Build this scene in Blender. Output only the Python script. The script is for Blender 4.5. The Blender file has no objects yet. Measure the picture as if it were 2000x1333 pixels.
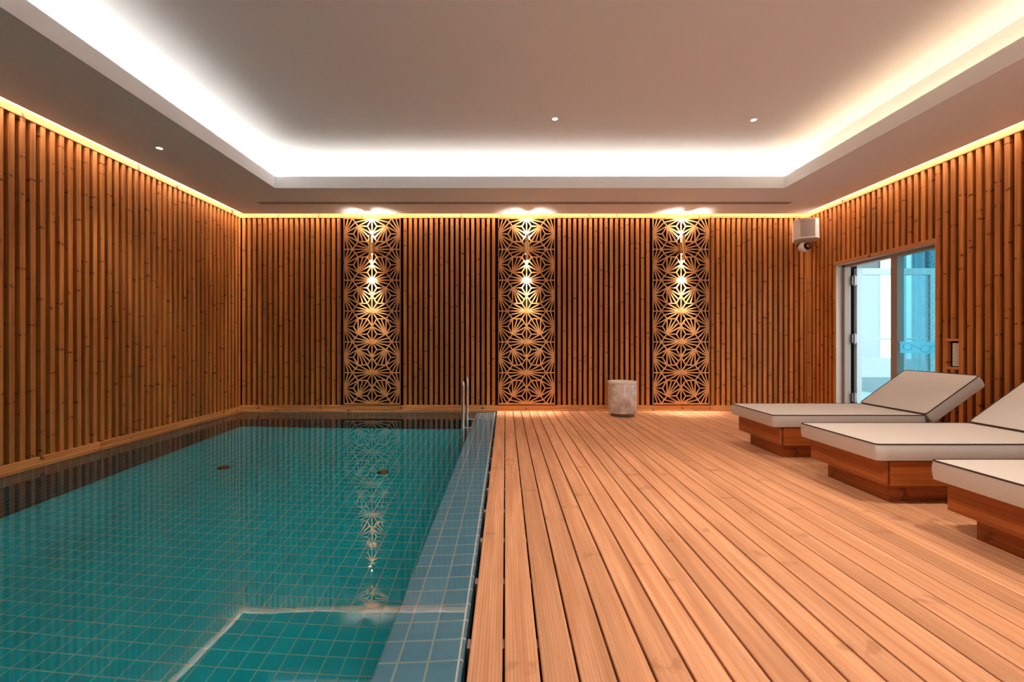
import bpy, bmesh, math, random
from mathutils import Vector, Matrix
random.seed(7)
SC = bpy.context.scene
COL = SC.collection

# ------------------------------------------------------------------ camera
F = 845.0                                   # focal length in pixels of the 2000 px frame
cd = bpy.data.cameras.new('camera'); cam = bpy.data.objects.new('camera', cd); COL.objects.link(cam)
cam.location = (0, 0, 1.0); cam.rotation_euler = (math.pi/2, 0, 0)
cd.sensor_width = 36; cd.lens = F/2000*36
cd.shift_x = 13/2000; cd.shift_y = -1.5/2000
cd.clip_start = .05
SC.camera = cam

# ------------------------------------------------------------------ exposure and light levels
SC.view_settings.view_transform = 'Standard'; SC.view_settings.look = 'None'
SC.view_settings.gamma = 1; SC.view_settings.exposure = 0.92
SC.view_settings.use_curve_mapping = False
SC.cycles.use_denoising = True
SC.cycles.max_bounces = 10
SC.cycles.sample_clamp_indirect = 6
W = bpy.data.worlds.new('sky'); SC.world = W; W.use_nodes = True
bg = W.node_tree.nodes['Background']
bg.inputs[0].default_value = (.82, .95, 1.0, 1); bg.inputs[1].default_value = 1.75
E_COVE = 7.0        # cove strips on the raised ceiling
E_SLOT = 42.0       # strips in the slot over the slatted walls
P_DOWN = 115         # downlights (W)
P_SCONCE = 54.0      # each sconce beam (W)
WARM_L = (1.0, .99, .95); WARM_R = (1.0, .76, .50); WARM_B = (1.0, .96, .88); WARM_S = (1.0, .86, .74)

# ------------------------------------------------------------------ room measures (metres)
XL, XR, YB, YF = -3.746, 4.26, 6.123, -1.9     # faces of the slatted walls
ZS, ZLIP, ZC = 2.768, 2.9015, 3.152             # soffit, top of cove upstand, raised ceiling
LX0, LX1, LY0, LY1 = -2.675, 3.238, -1.0, 5.021 # inner rectangle of the soffit
SLD_UP = .20; SLOT = .085                                     # light slot next to the walls
WATER = -.02
PITCH, SLW, SLD = .0741, .0365, .045

# ------------------------------------------------------------------ node helpers
def mat(name):
    m = bpy.data.materials.new(name); m.use_nodes = True
    nt = m.node_tree
    return m, nt, nt.nodes['Principled BSDF']
def nd(nt, typ, ins=None, **kw):
    n = nt.nodes.new(typ)
    for k, v in kw.items(): setattr(n, k, v)
    for k, v in (ins or {}).items():
        if hasattr(v, 'is_linked') or isinstance(v, bpy.types.NodeSocket): nt.links.new(v, n.inputs[k])
        else: n.inputs[k].default_value = v
    return n
def mth(nt, op, a, b=None, c=None, clamp=False):
    n = nt.nodes.new('ShaderNodeMath'); n.operation = op; n.use_clamp = clamp
    for i, v in enumerate((a, b, c)):
        if v is None: continue
        if isinstance(v, (int, float)): n.inputs[i].default_value = v
        else: nt.links.new(v, n.inputs[i])
    return n.outputs[0]
def sstep(nt, v, lo, hi):
    n = nd(nt, 'ShaderNodeMapRange', {0: v, 1: lo, 2: hi, 3: 0.0, 4: 1.0}, interpolation_type='SMOOTHSTEP')
    return n.outputs[0]
def mixc(nt, f, a, b, mode='MIX'):
    n = nt.nodes.new('ShaderNodeMix'); n.data_type = 'RGBA'; n.blend_type = mode
    for i, v in ((0, f), (6, a), (7, b)):
        if isinstance(v, bpy.types.NodeSocket): nt.links.new(v, n.inputs[i])
        elif isinstance(v, tuple) and len(v) == 3: n.inputs[i].default_value = (*v, 1)
        else: n.inputs[i].default_value = v
    return n.outputs[2]
def srgb(r, g, b):
    f = lambda c: (c/255/12.92) if c/255 <= .04045 else ((c/255+.055)/1.055)**2.4
    return (f(r), f(g), f(b))

def wood(name, axis, light, dark, rough=.55, knot=1.0, kfreq=2.0, knotcol=(.05, .014, .004), grooves=False, spec=.35, var=.35):
    """pine: fine grain along one axis, knots across it, a little tint per board"""
    m, nt, p = mat(name)
    tc = nd(nt, 'ShaderNodeTexCoord').outputs['Object']
    at = nd(nt, 'ShaderNodeAttribute', attribute_name='seed').outputs['Fac']
    sx = nd(nt, 'ShaderNodeSeparateXYZ', {0: tc})
    off = nd(nt, 'ShaderNodeCombineXYZ', {0: mth(nt, 'MULTIPLY', at, 17.3), 1: mth(nt, 'MULTIPLY', at, 9.1), 2: mth(nt, 'MULTIPLY', at, 31.7)}).outputs[0]
    co = nd(nt, 'ShaderNodeVectorMath', {0: tc, 1: off}, operation='ADD').outputs[0]
    hi, lo = (55, 55, 55), 1.6
    sc = [lo if i == axis else hi[i] for i in range(3)]
    mp = nd(nt, 'ShaderNodeMapping', {'Vector': co, 'Scale': tuple(sc)}).outputs[0]
    grain = nd(nt, 'ShaderNodeTexNoise', {'Vector': mp, 'Scale': 1.0, 'Detail': 4.0, 'Roughness': .6, 'Distortion': .4}).outputs['Fac']
    sc2 = [1.1 if i == axis else 14 for i in range(3)]
    mp2 = nd(nt, 'ShaderNodeMapping', {'Vector': co, 'Scale': tuple(sc2)}).outputs[0]
    broad = nd(nt, 'ShaderNodeTexNoise', {'Vector': mp2, 'Scale': 1.0, 'Detail': 2.0}).outputs['Fac']
    a = sstep(nt, grain, .3, .75)
    c = mixc(nt, a, light, dark)
    b = sstep(nt, broad, .35, .7)
    c = mixc(nt, mth(nt, 'MULTIPLY', b, .45), c, tuple(x*.62 for x in dark))
    wn = nd(nt, 'ShaderNodeTexWhiteNoise', {'W': mth(nt, 'MULTIPLY', at, 91.7)}, noise_dimensions='1D').outputs['Value']
    tint = mth(nt, 'MULTIPLY_ADD', wn, var, 1-var*.55)
    tc3 = nd(nt, 'ShaderNodeCombineXYZ', {0: tint, 1: tint, 2: tint}).outputs[0]
    c = mixc(nt, 1.0, c, tc3, 'MULTIPLY')
    if knot:
        ax = sx.outputs[axis]
        wob = nd(nt, 'ShaderNodeTexNoise', {'Vector': co, 'Scale': 30.0, 'Detail': 1.0}).outputs['Fac']
        w = mth(nt, 'ADD', mth(nt, 'MULTIPLY_ADD', ax, kfreq, mth(nt, 'MULTIPLY', at, 71.0)), mth(nt, 'MULTIPLY', wob, .06))
        v = nd(nt, 'ShaderNodeTexVoronoi', {'W': w, 'Scale': 1.0}, voronoi_dimensions='1D')
        msk = sstep(nt, mth(nt, 'SUBTRACT', 1.0, v.outputs['Distance']), 1-.030, 1-.010)
        n3 = nd(nt, 'ShaderNodeTexNoise', {'Vector': co, 'Scale': 48.0 if axis != 1 else 18.0, 'Detail': 0.0}).outputs['Fac']
        msk2 = sstep(nt, n3, .48, .60)
        c = mixc(nt, mth(nt, 'MULTIPLY', mth(nt, 'MULTIPLY', msk, msk2), .85*knot), c, knotcol)
        halo = sstep(nt, mth(nt, 'SUBTRACT', 1.0, v.outputs['Distance']), 1-.09, 1-.02)
        c = mixc(nt, mth(nt, 'MULTIPLY', halo, .06*knot), c, tuple(x*.5 for x in dark))
    nt.links.new(c, p.inputs['Base Color'])
    p.inputs['Roughness'].default_value = rough
    p.inputs['Specular IOR Level'].default_value = spec
    h = grain
    if grooves:
        wv = nd(nt, 'ShaderNodeTexWave', {'Vector': tc, 'Scale': 1/.0112*math.pi/10*1.0, 'Distortion': 0.0}, wave_type='BANDS', bands_direction='X', wave_profile='SIN').outputs['Fac']
        h = mth(nt, 'MULTIPLY_ADD', wv, 1.4, mth(nt, 'MULTIPLY', grain, .5))
    bp = nd(nt, 'ShaderNodeBump', {'Height': h, 'Strength': .35 if grooves else .12, 'Distance': .0022 if grooves else .002}).outputs[0]
    nt.links.new(bp, p.inputs['Normal'])
    return m

def plain(name, col, rough=.6, metal=0.0, spec=.5, noise=0.0, nscale=8.0, bump=0.0, bscale=60.0, coat=0.0):
    m, nt, p = mat(name)
    tc = nd(nt, 'ShaderNodeTexCoord').outputs['Object']
    n = nd(nt, 'ShaderNodeTexNoise', {'Vector': tc, 'Scale': nscale, 'Detail': 4.0}).outputs['Fac']
    c = mixc(nt, mth(nt, 'MULTIPLY', n, noise, clamp=True), col, tuple(x*.6 for x in col))
    nt.links.new(c, p.inputs['Base Color'])
    p.inputs['Roughness'].default_value = rough; p.inputs['Metallic'].default_value = metal
    p.inputs['Specular IOR Level'].default_value = spec
    p.inputs['Coat Weight'].default_value = coat
    if bump:
        n2 = nd(nt, 'ShaderNodeTexNoise', {'Vector': tc, 'Scale': bscale, 'Detail': 3.0}).outputs['Fac']
        nt.links.new(nd(nt, 'ShaderNodeBump', {'Height': n2, 'Strength': bump, 'Distance': .004}).outputs[0], p.inputs['Normal'])
    return m

def tiles(name, cols, grout, axes, phase=(0, 0), size=.098, mortar=.0055, rough=.12, bump=.5, spec=.12):
    m, nt, p = mat(name)
    tc = nd(nt, 'ShaderNodeTexCoord').outputs['Object']
    sx = nd(nt, 'ShaderNodeSeparateXYZ', {0: tc})
    u = mth(nt, 'ADD', sx.outputs[axes[0]], 40*size - phase[0]); v = mth(nt, 'ADD', sx.outputs[axes[1]], 40*size - phase[1])
    co = nd(nt, 'ShaderNodeCombineXYZ', {0: u, 1: v, 2: 0.0}).outputs[0]
    b = nd(nt, 'ShaderNodeTexBrick', {'Vector': co, 'Color1': (*cols[0], 1), 'Color2': (*cols[1], 1), 'Mortar': (*grout, 1),
        'Scale': 1.0, 'Mortar Size': mortar/2, 'Mortar Smooth': .1, 'Bias': 0.0, 'Brick Width': size, 'Row Height': size}, offset=0.0, squash=1.0)
    n = nd(nt, 'ShaderNodeTexNoise', {'Vector': tc, 'Scale': 14.0, 'Detail': 3.0}).outputs['Fac']
    c = mixc(nt, mth(nt, 'MULTIPLY', n, .18), b.outputs['Color'], tuple(x*.55 for x in cols[0]))
    nt.links.new(c, p.inputs['Base Color'])
    p.inputs['Specular IOR Level'].default_value = spec
    r = mth(nt, 'MULTIPLY_ADD', b.outputs['Fac'], .5, rough)
    nt.links.new(r, p.inputs['Roughness'])
    nt.links.new(nd(nt, 'ShaderNodeBump', {'Height': mth(nt, 'SUBTRACT', 1.0, b.outputs['Fac']), 'Strength': bump, 'Distance': .002}).outputs[0], p.inputs['Normal'])
    return m

def emis(name, col, strength):
    m, nt, p = mat(name)
    p.inputs['Base Color'].default_value = (*[min(1, c) for c in col], 1)
    p.inputs['Emission Color'].default_value = (*col, 1); p.inputs['Emission Strength'].default_value = strength
    return m

# ------------------------------------------------------------------ materials
OR_L, OR_D = (.74, .275, .06), (.50, .145, .024)
M = {}
M['slat'] = wood('pine_upright', 2, OR_L, OR_D, knot=1.0, kfreq=2.3, spec=.4)
M['railx'] = wood('pine_along_x', 0, (.76, .34, .11), (.55, .19, .045), kfreq=1.2)
M['raily'] = wood('pine_along_y', 1, (.76, .34, .11), (.55, .19, .045), kfreq=1.2)
M['fret'] = wood('pine_fretwork', 2, (.76, .36, .145), (.62, .26, .08), knot=.25, kfreq=.9, var=.0)
M['deck'] = wood('larch_deck', 1, (.74, .365, .19), (.60, .245, .105), rough=.5, knot=.45, kfreq=.8, knotcol=(.28, .10, .03), grooves=True, spec=.35, var=.22)
M['lwx'] = wood('cedar_along_x', 0, (.46, .135, .026), (.30, .07, .012), rough=.4, knot=.6, kfreq=.9)
M['lwy'] = wood('cedar_along_y', 1, (.46, .135, .026), (.30, .07, .012), rough=.4, knot=.5, kfreq=.8)
M['black'] = plain('black_felt', (.010, .007, .006), .95, spec=.1)
M['void'] = plain('dark_subfloor', (.03, .022, .018), .9)
M['joist'] = plain('grey_joist', (.35, .26, .2), .8, noise=.6)
M['ceil'] = plain('ceiling_plaster', (.88, .87, .87), .9, spec=.2, noise=.12, nscale=.9, bump=.12, bscale=3.0)
M['soffit'] = plain('soffit_paint', (.86, .85, .85), .9, spec=.2)
M['wallp'] = plain('wall_paint', (.62, .52, .43), .8)
M['reveal'] = plain('jamb_plaster', (.55, .45, .38), .7, noise=.2)
M['marble'] = None
M['brass'] = plain('brushed_brass', (.62, .40, .16), .28, metal=1.0)
M['steel'] = plain('polished_steel', (.72, .70, .67), .12, metal=1.0)
M['white'] = plain('white_plastic', (.80, .74, .68), .45)
M['grille'] = plain('speaker_grille', (.52, .45, .41), .6, bump=.5, bscale=260.0)
M['blackp'] = plain('black_plastic', (.012, .012, .014), .2)
M['bronze'] = plain('anodised_frame', (.36, .27, .22), .45, noise=.1)
M['alu'] = plain('pale_aluminium', (.55, .68, .72), .4, noise=.05)
M['hinge'] = plain('hinge_metal', (.25, .24, .24), .35, metal=.8)
M['fabric'] = plain('cream_canvas', (.60, .52, .445), .85, spec=.2, noise=.08, nscale=5.0, bump=.25, bscale=420.0)
M['pipe'] = plain('brown_piping', (.045, .018, .012), .7)
M['outw'] = plain('outside_render', (.80, .88, .90), .8, noise=.06, nscale=1.5)
M['outt'] = plain('outside_teal_panel', (.06, .24, .31), .4, noise=.1)
M['outb'] = plain('outside_pale_blue', (.09, .12, .13), .6, noise=.1)
M['outf'] = plain('terrace_stone', (.35, .48, .50), .7, noise=.3, nscale=3)
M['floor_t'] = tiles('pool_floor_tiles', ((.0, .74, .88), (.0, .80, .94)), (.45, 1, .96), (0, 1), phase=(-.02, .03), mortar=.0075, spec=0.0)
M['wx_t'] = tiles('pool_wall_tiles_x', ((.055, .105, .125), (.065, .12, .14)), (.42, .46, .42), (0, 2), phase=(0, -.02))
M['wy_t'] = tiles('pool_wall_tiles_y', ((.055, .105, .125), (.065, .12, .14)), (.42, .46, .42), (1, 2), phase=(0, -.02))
M['cop_t'] = tiles('coping_tiles_lightened', ((.29, .56, .72), (.34, .61, .77)), (1, .90, .80), (0, 1), phase=(-.1475, 1.478), rough=.1, mortar=.008)  # tile colour lightened to make up for light lost under the water film
M['cop_e'] = tiles('coping_edge_tiles', ((.09, .18, .22), (.11, .21, .25)), (.62, .52, .44), (0, 1), phase=(-.1475, 1.478), rough=.15, mortar=.0055)  # same coping tile kept darker, as no water film dims this edge
M['cove_l'] = emis('led_left', WARM_L, E_COVE); M['cove_r'] = emis('led_right', WARM_R, E_COVE*1.0); M['cove_b'] = emis('led_back', WARM_B, E_COVE)
M['slot'] = emis('led_slot', WARM_S, E_SLOT)
M['lens'] = emis('lamp_lens', (1.0, .78, .6), 9.0)
M['slens'] = emis('sconce_lens', (1.0, .76, .55), 30.0)

def marble():
    m, nt, p = mat('cream_marble')
    tc = nd(nt, 'ShaderNodeTexCoord').outputs['Object']
    n = nd(nt, 'ShaderNodeTexNoise', {'Vector': tc, 'Scale': 5.0, 'Detail': 8.0, 'Distortion': 1.6}).outputs['Fac']
    a = mth(nt, 'ABSOLUTE', mth(nt, 'SUBTRACT', n, .5))
    vein = mth(nt, 'SUBTRACT', 1.0, sstep(nt, a, .0, .10))
    n2 = nd(nt, 'ShaderNodeTexNoise', {'Vector': tc, 'Scale': 9.0, 'Detail': 5.0}).outputs['Fac']
    c = mixc(nt, sstep(nt, n2, .35, .65), (.80, .68, .58), (.50, .38, .30))
    c = mixc(nt, mth(nt, 'MULTIPLY', vein, .16), c, (.34, .23, .17))
    nt.links.new(c, p.inputs['Base Color']); p.inputs['Roughness'].default_value = .12
    return m
M['marble'] = marble()

def water_mat():
    m, nt, p = mat('pool_water')
    nt.nodes.remove(p)
    out = nt.nodes['Material Output']
    tc = nd(nt, 'ShaderNodeTexCoord').outputs['Object']
    n = nd(nt, 'ShaderNodeTexNoise', {'Vector': tc, 'Scale': 2.2, 'Detail': 2.0, 'Roughness': .45}).outputs['Fac']
    bp = nd(nt, 'ShaderNodeBump', {'Height': n, 'Strength': .16, 'Distance': .006}).outputs[0]
    g = nd(nt, 'ShaderNodeBsdfRefraction', {'Color': (.84, .985, 1, 1), 'Roughness': 0.0, 'IOR': 1.333, 'Normal': bp})
    gl = nd(nt, 'ShaderNodeBsdfGlossy', {'Color': (1, 1, 1, 1), 'Roughness': 0.0, 'Normal': bp})
    fr = nd(nt, 'ShaderNodeFresnel', {'IOR': 1.333, 'Normal': bp})
    mx = nd(nt, 'ShaderNodeMixShader', {0: fr.outputs[0], 1: g.outputs[0], 2: gl.outputs[0]})
    nt.links.new(mx.outputs[0], out.inputs[0])
    return m
M['water'] = water_mat()

def glass_mat(name, tint=(.45, .85, .92)):
    m, nt, p = mat(name)
    nt.nodes.remove(p)
    out = nt.nodes['Material Output']
    fc = nd(nt, 'ShaderNodeLayerWeight', {'Blend': .5}).outputs['Facing']
    fr = mth(nt, 'MULTIPLY_ADD', mth(nt, 'POWER', fc, 4.0), .8, .15)
    t = nd(nt, 'ShaderNodeBsdfTransparent', {'Color': (*tint, 1)}); g = nd(nt, 'ShaderNodeBsdfGlossy', {'Color': (.8, .95, 1, 1), 'Roughness': .01})
    mx = nd(nt, 'ShaderNodeMixShader', {0: fr, 1: t.outputs[0], 2: g.outputs[0]})
    nt.links.new(mx.outputs[0], out.inputs[0])
    return m
def film():
    m, nt, p = mat('frosted_film'); nt.nodes.remove(p)
    a = nd(nt, 'ShaderNodeBsdfTranslucent', {'Color': (.75, .95, 1, 1)}); b = nd(nt, 'ShaderNodeBsdfTransparent', {'Color': (.6, .8, .85, 1)})
    nt.links.new(nd(nt, 'ShaderNodeMixShader', {0: .45, 1: a.outputs[0], 2: b.outputs[0]}).outputs[0], nt.nodes['Material Output'].inputs[0])
    return m
M['film'] = film()
M['glass'] = glass_mat('teal_glass', (.50, .80, .86)); M['glassc'] = glass_mat('clear_glass', (.86, .96, .97))

# ------------------------------------------------------------------ mesh helpers
class MB:
    """collects shapes; one build() = one mesh object; every shape carries a 'seed' so boards differ"""
    def __init__(s): s.v = []; s.f = []; s.sd = []; s.mi = []
    def add(s, vs, fs, seed=None, mi=0):
        o = len(s.v); s.v += [tuple(v) for v in vs]
        sd = random.random() if seed is None else seed
        for f in fs: s.f.append(tuple(i+o for i in f)); s.sd.append(sd); s.mi.append(mi)
        return s
    def box(s, x0, x1, y0, y1, z0, z1, seed=None, mi=0, mtx=None, bev=0.0):
        if bev:
            return s.bevbox(x0, x1, y0, y1, z0, z1, bev, seed, mi, mtx)
        vs = [Vector((x, y, z)) for z in (z0, z1) for y in (y0, y1) for x in (x0, x1)]
        if mtx is not None: vs = [mtx @ v for v in vs]
        return s.add(vs, [(0, 2, 3, 1), (4, 5, 7, 6), (0, 1, 5, 4), (2, 6, 7, 3), (0, 4, 6, 2), (1, 3, 7, 5)], seed, mi)
    def bevbox(s, x0, x1, y0, y1, z0, z1, r, seed=None, mi=0, mtx=None, seg=2):
        bm = bmesh.new(); bmesh.ops.create_cube(bm, size=1)
        for v in bm.verts: v.co = Vector(((x0+x1)/2+v.co.x*(x1-x0), (y0+y1)/2+v.co.y*(y1-y0), (z0+z1)/2+v.co.z*(z1-z0)))
        bmesh.ops.bevel(bm, geom=bm.edges[:]+bm.verts[:], offset=r, segments=seg, profile=.5, affect='EDGES')
        bm.verts.ensure_lookup_table()
        vs = [(mtx @ v.co) if mtx is not None else v.co.copy() for v in bm.verts]
        fs = [[v.index for v in f.verts] for f in bm.faces]; bm.free()
        return s.add(vs, fs, seed, mi)
    def tube(s, pts, r, n=12, seed=None, closed=False, caps=True, mi=0):
        pts = [Vector(p) for p in pts]; L = len(pts); rings = []
        up = None
        for i, p in enumerate(pts):
            a = pts[(i-1) % L] if (closed or i > 0) else p; b = pts[(i+1) % L] if (closed or i < L-1) else p
            t = (b-a).normalized()
            if up is None: up = t.orthogonal().normalized()
            up = (up - t*up.dot(t)).normalized(); q = t.cross(up)
            rr = r if isinstance(r, (int, float)) else r[i]
            rings.append([p + rr*(math.cos(2*math.pi*k/n)*up + math.sin(2*math.pi*k/n)*q) for k in range(n)])
        vs = [v for rg in rings for v in rg]; fs = []
        for i in range(L if closed else L-1):
            j = (i+1) % L
            for k in range(n): fs.append((i*n+k, i*n+(k+1) % n, j*n+(k+1) % n, j*n+k))
        if caps and not closed: fs.append(tuple(range(n))[::-1]); fs.append(tuple((L-1)*n+k for k in range(n)))
        return s.add(vs, fs, seed, mi)
    def lathe(s, prof, c, n=48, seed=None, mi=0):
        vs = []; fs = []
        for (r, z) in prof:
            for k in range(n): vs.append((c[0]+r*math.cos(2*math.pi*k/n), c[1]+r*math.sin(2*math.pi*k/n), c[2]+z))
        for i in range(len(prof)-1):
            for k in range(n): fs.append((i*n+k, i*n+(k+1) % n, (i+1)*n+(k+1) % n, (i+1)*n+k))
        return s.add(vs, fs, seed, mi)
    def build(s, name, m, parent=None, smooth=False, loc=None):
        me = bpy.data.meshes.new(name); me.from_pydata(s.v, [], s.f); me.update()
        bm = bmesh.new(); bm.from_mesh(me); bmesh.ops.recalc_face_normals(bm, faces=bm.faces[:]); bm.to_mesh(me); bm.free()
        a = me.attributes.new('seed', 'FLOAT', 'FACE'); a.data.foreach_set('value', s.sd)
        for mm in (m if isinstance(m, (list, tuple)) else [m]): me.materials.append(mm)
        if any(s.mi): me.polygons.foreach_set('material_index', s.mi)
        if smooth:
            me.polygons.foreach_set('use_smooth', [True]*len(me.polygons))
            me.set_sharp_from_angle(angle=math.radians(40))
        o = bpy.data.objects.new(name, me); COL.objects.link(o)
        if parent: o.parent = parent
        if loc: o.location = loc
        return o
def tag(o, label=None, cat=None, group=None, kind=None):
    for k, v in (('label', label), ('category', cat), ('group', group), ('kind', kind)):
        if v: o[k] = v
    return o
def empty(name, loc=(0, 0, 0), rz=0):
    o = bpy.data.objects.new(name, None); COL.objects.link(o); o.location = loc; o.rotation_euler.z = rz
    o.empty_display_size = .1
    return o
def struct(o, label=None, cat=None):
    return tag(o, label, cat, kind='structure')
def copy_tree(o, parent=None):
    c = o.copy(); COL.objects.link(c); c.parent = parent
    for ch in o.children: copy_tree(ch, c)
    return c

# ================================================================== SETTING
ZT0, ZT1 = 2.730, 2.797        # top rail
ZB_D, ZB_P = .078, .062       # top of the base rail over deck and over pool
wl = struct(empty('wall_left'), 'long left wall clad in upright pine battens rising from the pool edge', 'wall')
wb = struct(empty('wall_back'), 'far wall clad in upright pine battens with three fretwork panels', 'wall')
wr = struct(empty('wall_right'), 'right wall clad in upright pine battens, with the glazed doorway', 'wall')

# left
m = MB().box(XL-.25, XL-SLD-.004, YF, YB+.25, -1.3, 3.3); m.build('masonry', M['black'], wl)
m = MB()
k = -70
while 3.285+PITCH*k < YB-.03:
    y = 3.285+PITCH*k
    if y > YF+.05: m.box(XL-SLD, XL, y-SLW/2, y+SLW/2, .0, 2.735)
    k += 1
m.box(XL-SLD, XL, YB-.045, YB-.003, 0, 2.735); m.build('batten_cladding', M['slat'], wl)
MB().box(XL-SLD, XL+.004, YF, YB, ZT0, ZT1, bev=.002).build('top_rail', M['raily'], wl)
m = MB(); y = YF
for L in (2.6, 1.55, 1.75, 2.2): 
    m.box(XL-SLD, XL+.006, y, min(y+L-.003, YB), -.02, ZB_P, bev=.004); m.box(XL, XL+.014, y, min(y+L-.003, YB), -.02, .012, bev=.003); y += L
    if y > YB: break
m.build('base_rail', M['raily'], wl)

# back: slats in four runs
PX = (-1.882, .300, 2.481); PW = .405
runs = [(476.0, 661.3, 19), (791.0, 964.0, 18), (1092.2, 1265.7, 18), (1392.4, 1566.0, 18)]
m = MB()
for a, b, n in runs:
    for i in range(n):
        x = (a+(b-a)*i/(n-1)-987)/138
        m.box(x-.0215, x+.0215, YB, YB+SLD, .0, 2.735)
m.box(XR-.022, XR+.0, YB+.002, YB+SLD, 0, 2.735)
m.build('batten_cladding', M['slat'], wb)
MB().box(XL-.25, XR+.25, YB+SLD+.004, YB+.3, -1.3, 3.3).build('masonry', M['black'], wb)
MB().box(XL, XR, YB-.004, YB+SLD, ZT0, ZT1, bev=.002).build('top_rail', M['railx'], wb)
m = MB(); x = XL
for L in (3.1, 1.7, 1.6, 2.0):
    m.box(x, min(x+L-.003, XR), YB-.006, YB+SLD, -.015, ZB_D, bev=.004); m.box(x, min(x+L-.003, XR), YB-.016, YB, -.015, .022, bev=.003); x += L
    if x > XR: break
m.build('base_rail', M['railx'], wb)

# right, with the doorway
DY0, DY1, DZ = 4.29, 5.583, 1.97
m = MB()
m.box(XR+SLD+.004, XR+.3, YF, DY0, -.2, 3.3); m.box(XR+SLD+.004, XR+.3, DY1+.03, YB+.3, -.2, 3.3); m.box(XR+SLD+.004, XR+.3, DY0, DY1+.03, DZ+.03, 3.3)
m.build('masonry', M['black'], wr)
NY0, NY1, NZ0, NZ1 = 4.268-2*PITCH*1.0, 4.268-1*PITCH, .735, 1.0   # little opening with the notice
m = MB()
m.box(XR, XR+SLD, YB-.10, YB-.005, 0, 2.735)
k = -1
while 5.976-.0742*k > YF+.05:
    y = 5.976-.0742*k; z0 = 0
    if DY0+.0 < y < DY1-.0: z0 = 2.0
    if k == 25:          # the short batten over and under the notice
        m.box(XR, XR+SLD, y-SLW/2, y+SLW/2, 1.012, 2.735); m.box(XR, XR+SLD, y-SLW/2, y+SLW/2, 0, .725)
    elif k != -1: m.box(XR, XR+SLD, y-SLW/2, y+SLW/2, z0, 2.735)
    k += 1
m.build('batten_cladding', M['slat'], wr)
yn = 5.976-.0742*25
m = MB()
m.box(XR-.002, XR+SLD, yn-.0742+SLW/2, yn+.0742-SLW/2, .992, 1.014, bev=.001); m.box(XR-.002, XR+SLD, yn-.0742+SLW/2, yn+.0742-SLW/2, .722, .744, bev=.001)
m.build('niche_frame', M['raily'], wr)
MB().box(XR-.004, XR+SLD, YF, YB, ZT0, ZT1, bev=.002).build('top_rail', M['raily'], wr)
MB().box(XR-.003, XR+SLD, DY0-.0, DY1+.043, DZ, DZ+.042, bev=.002).build('door_header', M['raily'], wr)
m = MB(); m.box(XR-.006, XR+SLD, YF, DY0-.04, 0, ZB_D, bev=.004); m.box(XR-.006, XR+SLD, DY1+.045, YB, 0, ZB_D, bev=.004)
m.build('base_rail', M['raily'], wr)
wf = MB(); WX0, WX1, WZ0, WZ1 = .6, 3.6, .25, 2.2
wf.box(XL-.2, WX0, YF-.2, YF, -1.3, 3.3); wf.box(WX1, XR+.3, YF-.2, YF, -1.3, 3.3); wf.box(WX0, WX1, YF-.2, YF, -1.3, WZ0); wf.box(WX0, WX1, YF-.2, YF, WZ1, 3.3)
struct(wf.build('wall_front', M['wallp']), 'plain painted wall behind the viewer, with an opening added for fill daylight', 'wall')
w1 = struct(empty('added_fill_window'), 'unseen window added behind the viewer to let in fill daylight', 'window')  # added opening, never in view; its daylight lifts the ceiling and soffit
m = MB()
for x in (WX0, (2*WX0+WX1)/3, (WX0+2*WX1)/3, WX1-.06): m.box(x, x+.06, YF-.14, YF-.06, WZ0, WZ1)
m.box(WX0, WX1, YF-.14, YF-.06, WZ0, WZ0+.06); m.box(WX0, WX1, YF-.14, YF-.06, WZ1-.06, WZ1); m.build('fill_window_frame', M['bronze'], w1)
def portal(name, loc, rot, sx, sy):
    l = bpy.data.lights.new(name, 'AREA'); l.shape = 'RECTANGLE'; l.size = sx; l.size_y = sy; l.cycles.is_portal = True
    o = bpy.data.objects.new(name, l); COL.objects.link(o); o.location = loc; o.rotation_euler = rot
portal('fill_window_portal', ((WX0+WX1)/2, YF-.19, (WZ0+WZ1)/2), (math.pi/2, 0, 0), WX1-WX0, WZ1-WZ0)
portal('door_portal', (XR+.31, 4.95, 1.0), (math.pi/2, 0, math.pi/2), 1.35, 2.0)

# ceiling: raised slab, cove, soffit ring with upstand and the slot at the walls
ce = struct(empty('ceiling'), 'raised plaster ceiling in a lit cove with a lower soffit around it', 'ceiling')
CX0, CX1, CY0, CY1 = LX0-.20, LX1+.20, LY0-.2, LY1+.22
MB().box(XL-.2, XR+.3, YF-.2, YB+.3, ZC, ZC+.1).build('raised_ceiling', M['ceil'], ce)
m = MB()
ZSH = ZS+.045   # shelf carrying the strips
X0, X1, Y0, Y1 = XL+SLOT, XR-SLOT, YF, YB-SLOT
for bx in ((X0, LX0, Y0, Y1), (LX1, X1, Y0, Y1), (LX0, LX1, LY1, Y1), (LX0, LX1, Y0, LY0)):
    m.box(*bx, ZS, ZSH)
for bx in ((X0, CX0, Y0, Y1), (CX1, X1, Y0, Y1), (CX0, CX1, CY1, Y1), (CX0, CX1, Y0, CY0)):   # solid above the soffit outside the cove
    m.box(*bx, ZSH, ZC)
m.box(XL-.2, X0+.01, YF, YB+.3, ZS+SLD_UP, ZC); m.box(X1-.01, XR+.3, YF, YB+.3, ZS+SLD_UP, ZC); m.box(X0, X1, Y1-.01, YB+.3, ZS+SLD_UP, ZC)
m.box(XL-.04, XL-.004, YF, YB, 2.798, ZS+SLD_UP); m.box(XR+.004, XR+.04, YF, YB, 2.798, ZS+SLD_UP); m.box(XL, XR, YB+.004, YB+.04, 2.798, ZS+SLD_UP)   # slot lids
m.build('soffit', M['soffit'], ce)
m = MB(); t = .018
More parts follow.
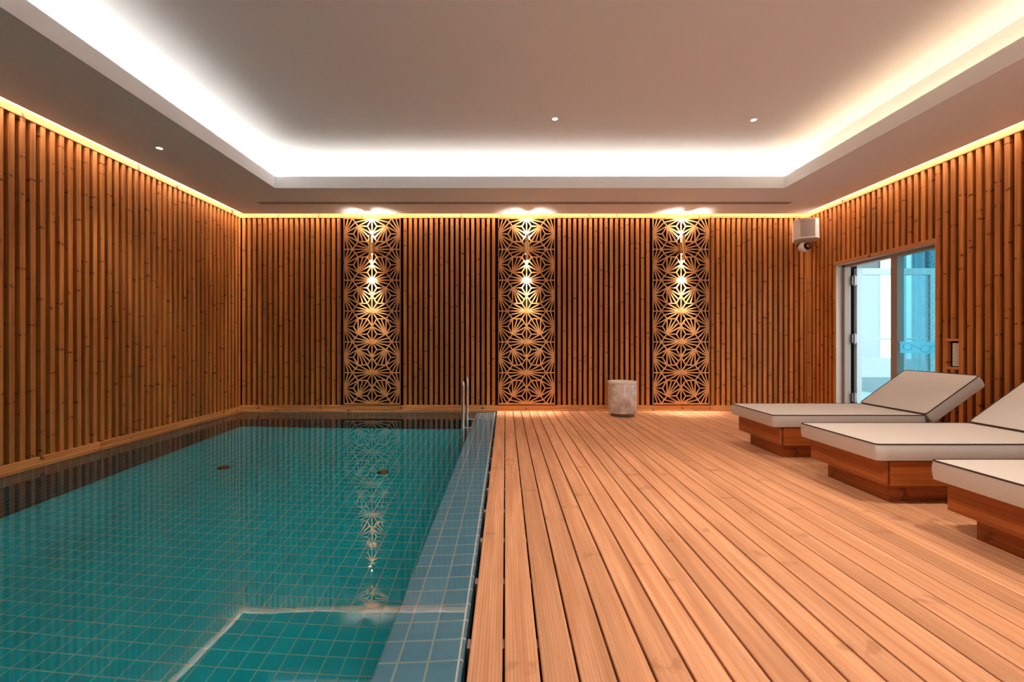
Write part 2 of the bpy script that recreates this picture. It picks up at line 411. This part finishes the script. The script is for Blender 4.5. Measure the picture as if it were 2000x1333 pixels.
m.box(LX0-t, LX0, LY0-t, LY1+t, ZSH, ZLIP); m.box(LX1, LX1+t, LY0-t, LY1+t, ZSH, ZLIP); m.box(LX0, LX1, LY1, LY1+t, ZSH, ZLIP); m.box(LX0, LX1, LY0-t, LY0, ZSH, ZLIP)
m.box(LX0-t, LX0+.001, LY0-t, LY1+t, ZS-.001, ZSH); m.box(LX1-.001, LX1+t, LY0-t, LY1+t, ZS-.001, ZSH); m.box(LX0, LX1, LY1-.001, LY1+t, ZS-.001, ZSH)
m.build('cove_upstand', M['soffit'], ce)

m = MB()
for bx in ((LX0-.14, LX0-.10, LY0-.2, LY1+.14), (LX1+.10, LX1+.14, LY0-.2, LY1+.14), (LX0-.10, LX1+.10, LY1+.10, LY1+.14), (LX0-.10, LX1+.10, LY0-.14, LY0-.10)): m.box(*bx, ZSH, 2.837)
m.build('strip_ledge', M['soffit'], ce)
# LED strips: in the cove and in the slots (lamps of the room)
def led(x0, x1, y0, y1, z0, z1, mt, label):
    return tag(MB().box(x0, x1, y0, y1, z0, z1).build('led_strip', M[mt]), label, 'light strip')
h = .018; zc = 2.838
led(LX0-.135, LX0-.105, LY0-.12, LY1+.12, zc, zc+h, 'cove_l', 'hidden LED strip glowing in the left side of the ceiling cove')
led(LX1+.105, LX1+.135, LY0-.12, LY1+.12, zc, zc+h, 'cove_r', 'hidden LED strip glowing amber in the right side of the ceiling cove')
led(LX0-.12, LX1+.12, LY1+.105, LY1+.135, zc, zc+h, 'cove_b', 'hidden LED strip glowing in the far side of the ceiling cove')
led(LX0-.12, LX1+.12, LY0-.135, LY0-.105, zc, zc+h, 'cove_b', 'hidden LED strip in the ceiling cove behind the viewer')
zl = ZS+SLD_UP
def slot_lamp(x0, x1, y0, y1, label):
    l = bpy.data.lights.new('led_line', 'AREA'); l.shape = 'RECTANGLE'; l.size = x1-x0; l.size_y = y1-y0
    l.color = WARM_S; l.energy = E_SLOT*(x1-x0)*(y1-y0)*math.pi
    t = tag(empty('led_strip', ((x0+x1)/2, (y0+y1)/2, zl)), label, 'light strip')
    MB().box(x0-t.location.x-.003, x1-t.location.x+.003, y0-t.location.y, y1-t.location.y, -.004, 0).build('strip_housing', M['white'], t)
    o = bpy.data.objects.new('led_line', l); COL.objects.link(o); o.parent = t; o.location = (0, 0, -.006)
slot_lamp(XL+.046, XL+.076, YF+.05, YB-.07, 'thin warm LED line in the slot above the left wall')
slot_lamp(XR-.076, XR-.046, YF+.05, YB-.07, 'thin warm LED line in the slot above the right wall')
slot_lamp(XL+.07, XR-.07, YB-.076, YB-.046, 'thin warm LED line in the slot above the far wall')

# floor: deck boards over joists
fl = struct(empty('floor'), 'deck of grooved larch boards running toward the far wall', 'floor')
m = MB(); p = .1125; x = -.114; i = 0
while x < XR-.01:
    x1 = min(x+p-.0075, XR-.002)
    if i == 1: segs = [(YF, 3.474), (3.480, YB-.008)]
    else: segs = [(YF, YB-.008)]
    for a, b in segs: m.bevbox(x, x1, a, b, -.026, 0, .0025, seg=1)
    x += p; i += 1
m.build('deck_boards', M['deck'], fl)
m = MB(); y = -1.6
while y < YB:
    m.box(-.128, XR, y, y+.045, -.09, -.0265); y += .38
m.build('joists', M['joist'], fl)
m = MB(); m.box(-.135, XR+.3, YF, YB+.05, -.3, -.12); m.build('subfloor', M['void'], fl)

# pool basin
PXR = -.405; PZ = -1.10
pb = struct(empty('pool_basin'), 'sunken swimming pool lined with teal and slate square tiles', 'pool')
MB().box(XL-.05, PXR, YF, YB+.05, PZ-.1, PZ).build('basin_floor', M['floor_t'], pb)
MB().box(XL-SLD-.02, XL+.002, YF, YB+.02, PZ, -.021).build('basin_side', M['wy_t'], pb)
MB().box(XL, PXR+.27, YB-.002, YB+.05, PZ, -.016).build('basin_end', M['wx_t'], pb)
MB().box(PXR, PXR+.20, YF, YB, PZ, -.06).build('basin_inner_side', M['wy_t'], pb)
pc = struct(empty('pool_coping'), 'sloping overflow edge of grey blue square tiles between pool and deck', 'pool edge')
def extrude(prof, name, mt):      # profile in XZ run along Y
    m = MB(); n = len(prof)
    vs = [(a, YF, b) for a, b in prof] + [(a, YB-.002, b) for a, b in prof]
    m.add(vs, [(i, (i+1) % n, n+(i+1) % n, n+i) for i in range(n)] + [tuple(range(n)), tuple(range(2*n-1, n-1, -1))])
    return m.build(name, mt, pc)
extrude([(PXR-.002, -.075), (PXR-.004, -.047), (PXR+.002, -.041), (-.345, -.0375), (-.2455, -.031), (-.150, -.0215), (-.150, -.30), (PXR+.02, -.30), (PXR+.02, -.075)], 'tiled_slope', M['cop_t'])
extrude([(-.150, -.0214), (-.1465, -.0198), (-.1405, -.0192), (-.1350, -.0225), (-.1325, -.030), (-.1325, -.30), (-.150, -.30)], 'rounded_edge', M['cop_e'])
MB().box(XL+.01, PXR-.005, YB-.005, YB+.0, -.021, -.0155).build('pale_edge_strip', plain('pale_edge', (.75, .55, .40), .5), pb)
# water surface
m = MB(); m.add([(XL+.0025, YF, WATER), (-.150, YF, WATER), (-.150, YB-.003, WATER), (XL+.0025, YB-.003, WATER)], [(0, 1, 2, 3)])
wt = tag(m.build('pool_water', M['water']), 'still clear water filling the tiled swimming pool', 'water', kind='stuff')

# ================================================================== THINGS
# fretwork panels --------------------------------------------------
ZP0, ZP1 = 1-123.5/138, 1+237.5/138
PP = (ZP1-ZP0)/6; HW = .3957
def fret_segments():
    segs = []
    def sg(a, b): segs.append((Vector(a), Vector(b)))
    mid = lambda a, b: ((a[0]+b[0])/2, (a[1]+b[1])/2)
    cen = lambda a, b, c: ((a[0]+b[0]+c[0])/3, (a[1]+b[1]+c[1])/3)
    for s in (-1, 1):
        for k in range(6):                      # cell between centre nodes k and k+1 counted from the top
            N0 = (0, -k*PP); N1 = (0, -(k+1)*PP); Ed = (s*HW, -(k+.5)*PP)
            Mn = mid(N0, N1); Fu = mid(N0, Ed); Fl = mid(N1, Ed)
            for a, b in ((N0, N1), (N0, Ed), (N1, Ed), (Fu, Fl)): sg(a, b)
            Yu = cen(N0, Mn, Fu); Yl = cen(N1, Mn, Fl); Ye = cen(Ed, Fu, Fl)
            for c, t3 in ((Yu, (N0, Mn, Fu)), (Yl, (N1, Mn, Fl)), (Ye, (Ed, Fu, Fl))):
                for q in t3: sg(c, q)
            root, oth, yy = (Fu, Fl, Yl) if k % 2 == 0 else (Fl, Fu, Yu)
            sg(root, Mn); sg(root, yy); sg(root, mid(oth, yy)); sg(root, mid(yy, Mn))
        for k in range(7):                      # triangles between a centre node and two edge nodes
            N = (0, -k*PP); E0 = (s*HW, -(k-.5)*PP); E1 = (s*HW, -(k+.5)*PP)
            Fa = mid(N, E0); Fb = mid(N, E1); S0 = mid(E0, E1); S = (s*HW*.70, -k*PP)
            for q in (Fa, Fb, S0): sg(S, q)
            for q in (S, mid(Fa, S), mid(Fb, S)): sg(N, q)
            for E, Fq in ((E0, Fa), (E1, Fb)):
                for q in (mid(Fq, S), S, mid(S, S0)): sg(E, q)
    return segs
def clip(a, b, lo, hi):
    for bound, sgn in ((lo, 1), (hi, -1)):
        da = (a.y-bound)*sgn; db = (b.y-bound)*sgn
        if da < -1e-6 and db < -1e-6: return None
        if da < -1e-6: a = a + (b-a)*(da/(da-db))
        elif db < -1e-6: b = b + (a-b)*(db/(db-da))
    return a, b
SEG = fret_segments()
def fret_mesh(name, parent):
    m = MB(); bw = .0155; y0 = -.018
    for i, (a, b) in enumerate(SEG):
        c = clip(a, b, -6*PP, 0)
        if not c: continue
        a, b = c; d = b-a
        if d.length < .004: continue
        u = d.normalized(); q = Vector((-u.y, u.x))*bw/2; j = (i % 7)*.00012
        vs = [(v.x, y0+j, v.y) for v in (a+q, b+q, b-q, a-q)] + [(v.x, -.006, v.y) for v in (a+q, b+q, b-q, a-q)]
        m.add(vs, [(0, 1, 2, 3), (7, 6, 5, 4), (0, 4, 5, 1), (1, 5, 6, 2), (2, 6, 7, 3), (3, 7, 4, 0)], seed=.3)
    # solid hearts where many rays meet
    for k in range(7):
        hz = .05 if 0 < k < 6 else .05
        pts = [(.085*math.cos(t)*1.0, .03*math.sin(t)-k*PP) for t in [2*math.pi*i/16 for i in range(16)]]
        pts = [(x, min(0, max(-6*PP, z))) for x, z in pts]
        m.add([(x, -.0185, z) for x, z in pts] + [(x, -.006, z) for x, z in pts], [tuple(range(16)), tuple(range(31, 15, -1))] + [(i, (i+1) % 16, 16+(i+1) % 16, 16+i) for i in range(16)], seed=.3)
    for s in (-1, 1):
        for k in range(6):
            c = (s*HW, -(k+.5)*PP)
            pts = [(c[0]-s*.04*math.sin(t), c[1]+.062*math.cos(t)) for t in [math.pi*i/10 for i in range(11)]]
            m.add([(x, -.0183, z) for x, z in pts] + [(x, -.006, z) for x, z in pts], [tuple(range(11)), tuple(range(21, 10, -1))] + [(i, (i+1) % 11, 11+(i+1) % 11, 11+i) for i in range(11)], seed=.3)
            r = (s*HW/2, -(k+.25)*PP) if k % 2 == 0 else (s*HW/2, -(k+.75)*PP)
            r = (r[0]-s*.008, r[1]+(-.014 if k % 2 == 0 else .014))
            pts = [(r[0]+.026*math.cos(t), r[1]+.026*math.sin(t)) for t in [2*math.pi*i/12 for i in range(12)]]
            m.add([(x, -.0182, z) for x, z in pts] + [(x, -.006, z) for x, z in pts], [tuple(range(12)), tuple(range(23, 11, -1))] + [(i, (i+1) % 12, 12+(i+1) % 12, 12+i) for i in range(12)], seed=.3)
    return m.build(name, M['fret'], parent)
def make_panel(x, label):
    t = tag(empty('fretwork_panel', (x, YB, ZP0)), label, 'wall panel', 'fretwork panels on the far wall')
    o = fret_mesh('fretwork', t); o.location = (0, 0, ZP1-ZP0)
    m = MB(); H = ZP1-ZP0; w = .012
    m.box(-HW-.006, -HW+w-.004, -.020, -.006, -.01, H+.01); m.box(HW-w+.004, HW+.006, -.020, -.006, -.01, H+.01)
    m.box(-HW, HW, -.0195, -.006, H-.008, H+.012); m.box(-HW, HW, -.0195, -.006, -.012, .008)
    m.build('border', M['slat'], t)
    return t
PL = ['carved pine fretwork panel on the far wall, leftmost of the three, behind the pool water',
      'carved pine fretwork panel on the far wall, middle of the three, beside the pool edge',
      'carved pine fretwork panel on the far wall, rightmost, right of the marble bin']
p0 = make_panel(PX[0], PL[0])
for i in (1, 2):
    c = copy_tree(p0); c.location = (PX[i], YB, ZP0); c['label'] = PL[i]

# sconces ----------------------------------------------------------
def beam(parent, loc, up, power, size, blend=.6, tilt=0.0):
    l = bpy.data.lights.new('sconce_beam', 'SPOT'); l.energy = power; l.spot_size = math.radians(size); l.spot_blend = blend
    l.color = (1, .94, .84); l.shadow_soft_size = .012
    o = bpy.data.objects.new('beam_lamp', l); COL.objects.link(o); o.parent = parent; o.location = loc
    o.rotation_euler = ((math.pi if up else 0)+tilt, 0, 0)
    return o
def make_sconce(x, label):
    t = tag(empty('wall_sconce', (x, YB-.019, 2.292)), label, 'wall lamp', 'brass sconces on the fretwork panels')
    MB().box(-.036, .036, -.060, 0, -.082, .082, bev=.003).build('mount_box', M['brass'], t)
    m = MB(); m.tube([(0, -.082, -.18), (0, -.082, .18)], .0195, 24, caps=False); m.tube([(0, -.082, -.18), (0, -.082, .18)], .0175, 24, caps=False); m.build('front_tube', M['brass'], t, smooth=True)
    for s in (-1, 1):
        m = MB(); m.lathe([(0, 0), (.017, 0)], (0, -.082, s*.172), 20); m.build('lens', M['slens'], t)
    for s in (-1, 1):
        m = MB(); m.lathe([(0, 0), (.022, 0), (.022, .003*s), (0, .003*s)], (0, -.034, s*.0825), 20); m.build('lens', M['slens'], t)
    return t
SL = ['brass tube sconce lit up and down, on the left fretwork panel', 'brass tube sconce lit up and down, on the middle fretwork panel', 'brass tube sconce lit up and down, on the right fretwork panel']
s0 = make_sconce(PX[0]+.002, SL[0])
beam(s0, (0, -.034, -.088), False, P_SCONCE*.5, 70, .9, 0.10)
beam(s0, (0, -.034, .088), True, P_SCONCE*.5, 110, .8, -0.08)
beam(s0, (0, -.082, -.178), False, P_SCONCE*3.4, 38, .9, 0.10)
beam(s0, (0, -.082, .178), True, P_SCONCE*.5, 60, .7, -0.16)
for i in (1, 2):
    c = copy_tree(s0); c.location = (PX[i]+.002, YB-.019, 2.292); c['label'] = SL[i]

# downlights -------------------------------------------------------
def make_down(x, y, z, label, group, power=P_DOWN, cone=95):
    t = tag(empty('ceiling_downlight', (x, y, z)), label, 'downlight', group)
    m = MB(); m.lathe([(.024, 0), (.026, -.004), (.042, -.003), (.044, 0)], (0, 0, 0), 32); m.build('trim_ring', M['soffit'], t, smooth=True)
    m = MB(); m.lathe([(.0005, -.001), (.024, -.0015)], (0, 0, 0), 24); m.build('lens', M['lens'], t)
    l = bpy.data.lights.new('downlight', 'SPOT'); l.energy = power; l.spot_size = math.radians(cone); l.spot_blend = .7
    l.color = (1, .90, .80); l.shadow_soft_size = .025
    o = bpy.data.objects.new('lamp', l); COL.objects.link(o); o.parent = t; o.location = (0, 0, -.02)
    return t
G = 'recessed downlights'
make_down(.482, 4.20, ZC, 'small round downlight in the raised ceiling, left of the pair over the deck', G, power=P_DOWN*.35)
make_down(2.422, 4.22, ZC, 'small round downlight in the raised ceiling, right of the pair over the deck', G, power=P_DOWN*.35)
make_down(-3.18, 3.977, ZS, 'small round downlight in the low soffit by the left wall', G, power=P_DOWN*.12)
make_down(.482, 1.70, ZC, 'unseen downlight added in the raised ceiling to brighten the near deck, above the view', G, power=P_DOWN*1.0)  # added out of view to brighten deck and ceiling
make_down(2.422, 1.70, ZC, 'unseen downlight added in the raised ceiling over the nearest lounger, placed from its shadow, above the view', G, power=P_DOWN*.95)  # added for brightness too, placed from the shadow under the lounger

# ceiling vent -----------------------------------------------------
t = tag(empty('ceiling_vent', (.25, 5.565, ZS)), 'long narrow slot air vent in the soffit above the far wall', 'air vent')
m = MB(); a = 3.44
m.box(-a, a, -.062, -.050, -.003, 0); m.box(-a, a, .050, .062, -.003, 0); m.box(-a, -a+.02, -.05, .05, -.003, 0); m.box(a-.02, a, -.05, .05, -.003, 0)
m.build('frame', M['soffit'], t)
m = MB()
for i in range(1, 100): m.box(-a+i*.0688-.0015, -a+i*.0688+.0015, -.05, .05, -.002, 0)
for y in (-.025, 0, .025): m.box(-a, a, y-.002, y+.002, -.0025, 0)
m.build('louvres', plain('vent_louvre', (.30, .24, .20), .6), t)
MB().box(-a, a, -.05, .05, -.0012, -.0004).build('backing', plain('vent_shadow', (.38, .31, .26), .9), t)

# loungers ---------------------------------------------------------
def cushion(x0, x1, hw, th, puff, mtx=None, seg=10):
    """canvas cushion with puffed top and rounded vertical edges; local z 0..th"""
    m = MB(); bm = bmesh.new()
    nx, ny, nz = 14, 8, 3
    r = .022
    def P(u, v, w):
        x = x0+(x1-x0)*u; y = -hw+2*hw*v
        z = th*w
        e = (1-(2*u-1)**8)*(1-(2*v-1)**6)
        if w > .5: z += puff*e*(w-.5)*2
        # soft corners in plan
        cx, cy = (x0+x1)/2, 0
        hx, hy = (x1-x0)/2, hw
        dx, dy = abs(x-cx)-(hx-r), abs(y)-(hy-r)
        if dx > 0 and dy > 0:
            L = math.hypot(dx, dy)
            if L > r:
                x = cx+math.copysign(hx-r+dx*r/L, x-cx); y = math.copysign(hy-r+dy*r/L, y)
        bulge = .005*math.sin(math.pi*w)*1.0
        if abs(2*u-1) > .999: x += math.copysign(bulge, u-.5)
        if abs(2*v-1) > .999: y += math.copysign(bulge, v-.5)
        return Vector((x, y, z))
    us = [0, .004, .018]+[i/12 for i in range(1, 12)]+[.982, .996, 1]; vs_ = [0, .012, .035]+[i/8 for i in range(1, 8)]+[.965, .988, 1]; ws = [0, .25, .5, .75, 1]
    def grid(f, A, B):
        idx = [[bm.verts.new(f(a, b)) for b in B] for a in A]
        for i in range(len(A)-1):
            for j in range(len(B)-1): bm.faces.new((idx[i][j], idx[i+1][j], idx[i+1][j+1], idx[i][j+1]))
    grid(lambda a, b: P(a, b, 1), us, vs_); grid(lambda a, b: P(a, b, 0), us, vs_)
    grid(lambda a, b: P(a, 0, b), us, ws); grid(lambda a, b: P(a, 1, b), us, ws)
    grid(lambda a, b: P(0, a, b), vs_, ws); grid(lambda a, b: P(1, a, b), vs_, ws)
    bmesh.ops.remove_doubles(bm, verts=bm.verts[:], dist=1e-5)
    bm.verts.index_update()
    V = [(mtx @ v.co) if mtx is not None else v.co.copy() for v in bm.verts]
    m.add(V, [[v.index for v in f.verts] for f in bm.faces])
    loop = [P(u, 0, 1) for u in us] + [P(1, v, 1) for v in vs_[1:]] + [P(u, 1, 1) for u in us[::-1][1:]] + [P(0, v, 1) for v in vs_[::-1][1:-1]]
    bm.free()
    if mtx is not None: loop = [mtx @ v for v in loop]
    q = MB(); q.tube(loop, .0042, 8, closed=True)
    return m, q
ANG = math.atan2(.315, .437)
def make_lounger(label, loc):
    t = tag(empty('sun_lounger', loc), label, 'sun lounger', 'loungers along the right wall')
    # base: X runs toward the wall; origin under the middle of the foot end
    x0 = 0.0
    pl = MB(); pl.box(.138, .158, -.243, .243, 0, .122, bev=.0015); pl.build('plinth_front', M['lwy'], t)
    pl = MB(); pl.box(.162, 1.55, -.238, -.220, 0, .122, bev=.0015); pl.box(.162, 1.55, .220, .238, 0, .122, bev=.0015); pl.box(1.53, 1.55, -.22, .22, 0, .122); pl.build('plinth_sides', M['lwx'], t)
    b = MB(); b.box(.065, .088, -.315, .315, .120, .270, bev=.002); b.build('foot_panel', M['lwy'], t)
    for s in (-1, 1):
        b = MB(); b.box(.095, 1.66, s*.322-(.022 if s > 0 else 0), s*.322+(.022 if s < 0 else 0), .120, .268, bev=.002); b.build('side_panel', M['lwx'], t)
    b = MB(); b.box(.088, .10, -.308, .308, .122, .266); b.box(.09, 1.64, -.30, .30, .235, .262); b.build('inner_frame', M['void'], t)
    b = MB(); b.box(1.64, 1.66, -.298, .298, .120, .268, bev=.002); b.build('head_panel', M['lwy'], t)
    c, q = cushion(0, 1.268, .336, .098, .008, Matrix.Translation((0, 0, .277)))
    sc_ = c.build('seat_cushion', M['fabric'], t, smooth=True); q.build('piping', M['pipe'], sc_, smooth=True)
    hx, hz = 1.272, .386
    # backrest: local x along the slope, thickness hanging below the top plane
    R = Matrix.Translation((hx, 0, hz)) @ Matrix.Rotation(-ANG, 4, 'Y') @ Matrix.Translation((0, 0, -.098))
    c, q = cushion(0, .545, .336, .098, .006, R)
    bc = c.build('backrest_cushion', M['fabric'], t, smooth=True); q.build('piping', M['pipe'], bc, smooth=True)
    b = MB(); b.box(.01, .53, -.29, .29, -.022, -.004, mtx=R); b.build('backrest_board', M['lwx'], t)
    b = MB()
    for s in (-1, 1): b.box(1.50, 1.53, s*.25-.012, s*.25+.012, .262, .42)
    b.box(1.495, 1.535, -.26, .26, .40, .42); b.build('backrest_prop', M['lwx'], t)
    for s in (-1, 1): MB().tube([(1.285, s*.315, .325), (1.285, s*.338, .325)], .012, 12).build('hinge_bolt', M['steel'], t)
    return t
LX = 2.227
l0 = make_lounger('cream cushioned wooden sun lounger, farthest of the three, nearest the open glass door', (LX, 3.933, 0))
for y, lb in ((2.930, 'cream cushioned wooden sun lounger, middle one of the row of three'), (1.928, 'cream cushioned wooden sun lounger, nearest one, cut off by the lower right picture edge')):
    c = copy_tree(l0); c.location = (LX, y, 0); c['label'] = lb

# marble bin -------------------------------------------------------
t = tag(empty('marble_bin', (1.554, 5.75, 0)), 'round cream marble bin on a dark foot standing on the deck by the far wall', 'bin')
m = MB(); m.lathe([(0, .0), (.150, .0), (.152, .004), (.152, .044), (0, .044)], (0, 0, 0)); m.build('foot', plain('bin_foot', (.16, .13, .12), .3), t, smooth=True)
m = MB(); m.lathe([(.0, .041), (.176, .041), (.184, .047), (.188, .056), (.188, .425), (.186, .43)], (0, 0, 0), 64); m.build('body', M['marble'], t, smooth=True)
m = MB(); m.lathe([(.186, .429), (.189, .433), (.189, .452), (.185, .458), (.158, .458), (.155, .452), (.155, .30), (.0, .30)], (0, 0, 0), 64); m.build('rim', plain('bin_rim', (.78, .66, .56), .25), t, smooth=True)

# pool ladder ------------------------------------------------------
t = tag(empty('pool_ladder', (-.49, 5.30, WATER)), 'polished steel pool ladder rails standing in the water at the tiled edge', 'ladder')
for y in (-.27, .27):
    m = MB(); m.tube([(0, y, -.95), (0, y, .50), (0, y, .53), (0, y, .542)], [.019, .019, .017, .006], 20); m.build('rail', M['steel'], t, smooth=True)
    m = MB(); m.tube([(-.004, y, .0), (.10, y, .0)], .010, 12); m.tube([(0, y-.0, -.014), (0, y, .014)], .027, 20); m.build('bracket', M['steel'], t, smooth=True)
for z in (-.35, -.62, -.88):
    MB().box(-.045, .035, -.26, .26, z-.012, z+.012, bev=.004).build('tread', M['steel'], t)

# pool floor inlets ------------------------------------------------
for (x, y), lb in (((-2.88, 4.424), 'small round steel inlet on the pool floor, left of the pair'), ((-1.25, 4.419), 'small round steel inlet on the pool floor, right of the pair')):
    t = tag(empty('pool_inlet', (x, y, PZ)), lb, 'pool fitting', 'inlets on the pool floor')
    m = MB(); m.lathe([(.0, .02), (.035, .022), (.050, .012), (.052, .0)], (0, 0, 0), 32); m.build('cover', plain('inlet_dark', (.08, .06, .04), .4), t, smooth=True)
    m = MB(); m.lathe([(.052, .0), (.056, .008), (.062, .0)], (0, 0, 0), 32); m.build('rim', M['steel'], t, smooth=True)

# speaker ----------------------------------------------------------
t = tag(empty('wall_speaker', (4.115, 5.93, 2.50)), 'white box loudspeaker mounted high in the far right corner', 'speaker')
t.rotation_euler = (math.radians(-4), 0, math.radians(-22))
m = MB()   # tapered cabinet: front wide (-y)
f = [(-.095, -.13), (.085, -.13), (.135, -.09), (.135, .10), (-.135, .10), (-.150, -.06)]
n = len(f)
m.add([(x, y, -.135) for x, y in f]+[(x, y, .135) for x, y in f], [tuple(range(n)), tuple(range(2*n-1, n-1, -1))]+[(i, (i+1) % n, n+(i+1) % n, n+i) for i in range(n)])
m.build('cabinet', M['white'], t)
MB().box(-.085, .078, -.134, -.130, -.112, .118, bev=.001).build('grille', M['grille'], t)
MB().box(.02, .06, .10, .16, -.03, .03).build('bracket', M['blackp'], t)

# camera dome ------------------------------------------------------
t = tag(empty('security_camera', (4.07, 5.90, 2.268)), 'small white round security camera with a black lens below the loudspeaker', 'camera')
m = MB(); P_ = []
for i in range(13): 
    a_ = math.pi*i/12; P_.append((max(.0005, .068*math.sin(a_)), -.068*math.cos(a_)))
m.lathe(P_, (0, 0, 0), 28); m.build('housing', M['white'], t, smooth=True)
ax = Vector((.25, -.96, .12)).normalized()
m = MB(); m.tube([ax*.030, ax*.060, ax*.064], [.055, .047, .036], 28); m.build('face', M['blackp'], t, smooth=True)
m = MB(); m.tube([ax*.062, ax*.072], .016, 16); m.build('lens', M['steel'], t, smooth=True)
m = MB(); m.tube([(.0, .03, .04), (.05, .12, .06), (.06, .20, .06)], .022, 12); m.build('arm', M['blackp'], t, smooth=True)

# notice in the niche ----------------------------------------------
t = tag(empty('notice_card', (XR+.03, yn, .868)), 'small white notice card set in a framed opening between the battens right of the door', 'notice')
MB().box(.0, .006, -.052, .030, -.115, .105, bev=.001).build('card', M['white'], t)
m = MB()
for i in range(9): m.box(-.0008, .0, -.045, .022-(.02 if i % 3 == 2 else 0), .085-i*.022, .089-i*.022)
m.build('printed_lines', plain('faint_print', (.45, .36, .32), .7), t)

# door -------------------------------------------------------------
dr = struct(empty('door_1'), 'glazed doorway in the right wall with one leaf open outward', 'door')
FX0, FX1 = XR+.08, XR+.16
m = MB(); m.box(XR+.002, FX0, DY1-.01, DY1+.04, 0, DZ); m.box(XR+.0, FX0, DY0, DY1, DZ-.006, DZ+.002); m.build('plaster_reveal', M['reveal'], dr)
m = MB()
m.box(FX0, FX1, DY1-.05, DY1+.04, 0, DZ, bev=.003)           # far jamb
m.box(FX0, FX1, DY0-.30, DY1, DZ-.037, DZ+.03, bev=.003)           # head
m.box(FX0, FX1, 4.795, 4.875, 0, DZ-.03, bev=.003)           # mullion
m.box(FX0, FX1, DY0-.30, 4.80, 0.0, .06, bev=.003)           # sill under the fixed pane
m.build('door_frame', M['bronze'], dr)
MB().box(FX0+.035, FX0+.043, DY0-.28, 4.797, .055, DZ-.03).build('fixed_pane', M['glass'], dr)
m = MB(); m.box(FX0+.030, FX0+.034, DY0-.28, 4.795, .86, .985); m.build('privacy_band', M['film'], dr)
m = MB()    # thin hexagon outline on the band
for (yy, zz) in ((4.70, .93), (4.50, .91)):
    pts = [(FX0+.0290, yy+.055*math.cos(math.pi/3*i+.5), zz+.04*math.sin(math.pi/3*i+.5)) for i in range(6)]
    m.tube(pts, .0018, 6, closed=True)
m.tube([(FX0+.029, 4.645, .945), (FX0+.029, 4.555, .905)], .0018, 6); m.tube([(FX0+.029, 4.45, .93), (FX0+.029, 4.36, .955)], .0018, 6)
m.build('band_pattern', M['outt'], dr)
# open leaf, hinged at the far jamb, perpendicular to the wall
lf = MB(); ly = DY1-.075; a0 = FX1+.055; a1 = a0+1.0
lf.box(a0, a0+.065, ly, ly+.045, .01, 1.918, bev=.003); lf.box(a1-.065, a1, ly, ly+.045, .01, 1.918, bev=.003)
lf.box(a0+.065, a1-.065, ly, ly+.045, 1.835, 1.918, bev=.003); lf.box(a0+.065, a1-.065, ly, ly+.045, .01, .11, bev=.003)
lf = lf.build('door_leaf', M['alu'], dr)
MB().box(a0+.06, a1-.06, ly+.018, ly+.026, .10, 1.84).build('leaf_pane', M['glassc'], lf)
for z in (.27, 1.02, 1.76):
    m = MB(); m.box(FX1-.005, FX1+.055, ly-.004, ly+.02, z-.055, z+.055, bev=.003); m.tube([(FX1+.02, ly-.006, z-.07), (FX1+.02, ly-.006, z+.07)], .011, 12); m.build('hinge', M['hinge'], dr, smooth=False)

# outside ----------------------------------------------------------
XO = 8.0
tr = struct(MB().box(XR+.3, 14, -1, 16, -.25, -.03).build('terrace_floor', M['outf']), 'pale terrace outside the glazed door', 'terrace')
ob = struct(empty('outside_wall'), 'pale facade across the terrace seen through the door', 'wall')
m = MB(); m.box(XO, XO+.05, 9.285, 16, -.03, 4.2); m.build('render', M['outb'], ob)
m = MB(); m.box(XO-.03, XO+.2, 8.50, 8.60, -.03, 4.2); m.build('white_panel', M['outw'], ob)
m = MB(); m.box(XO, XO+.3, 6.0, 8.50, -.03, 4.2); m.box(XO, XO+.3, 8.6, 8.95, -.03, 4.2)
for y in (8.2, 7.9, 7.3): m.box(XO-.05, XO, y, y+.05, -.03, 4.2)
m.build('teal_panel', M['outt'], ob)
m = MB(); m.box(7.2, 7.3, 6.5, 12, -.03, .66); m.build('parapet', M['outb'], ob)
hr = tag(empty('terrace_handrail', (7.0, 8.5, -.03)), 'thin dark handrail on the terrace outside the door', 'handrail')
m = MB(); m.tube([(0, -2.5, 1.05), (0, 2.0, 1.05)], .018, 10); m.build('rail', M['outt'], hr)
for y in (-2.4, -.9, .6, 1.9):
    MB().tube([(0, y, 0), (0, y, 1.05)], .015, 10).build('post', M['outt'], hr)
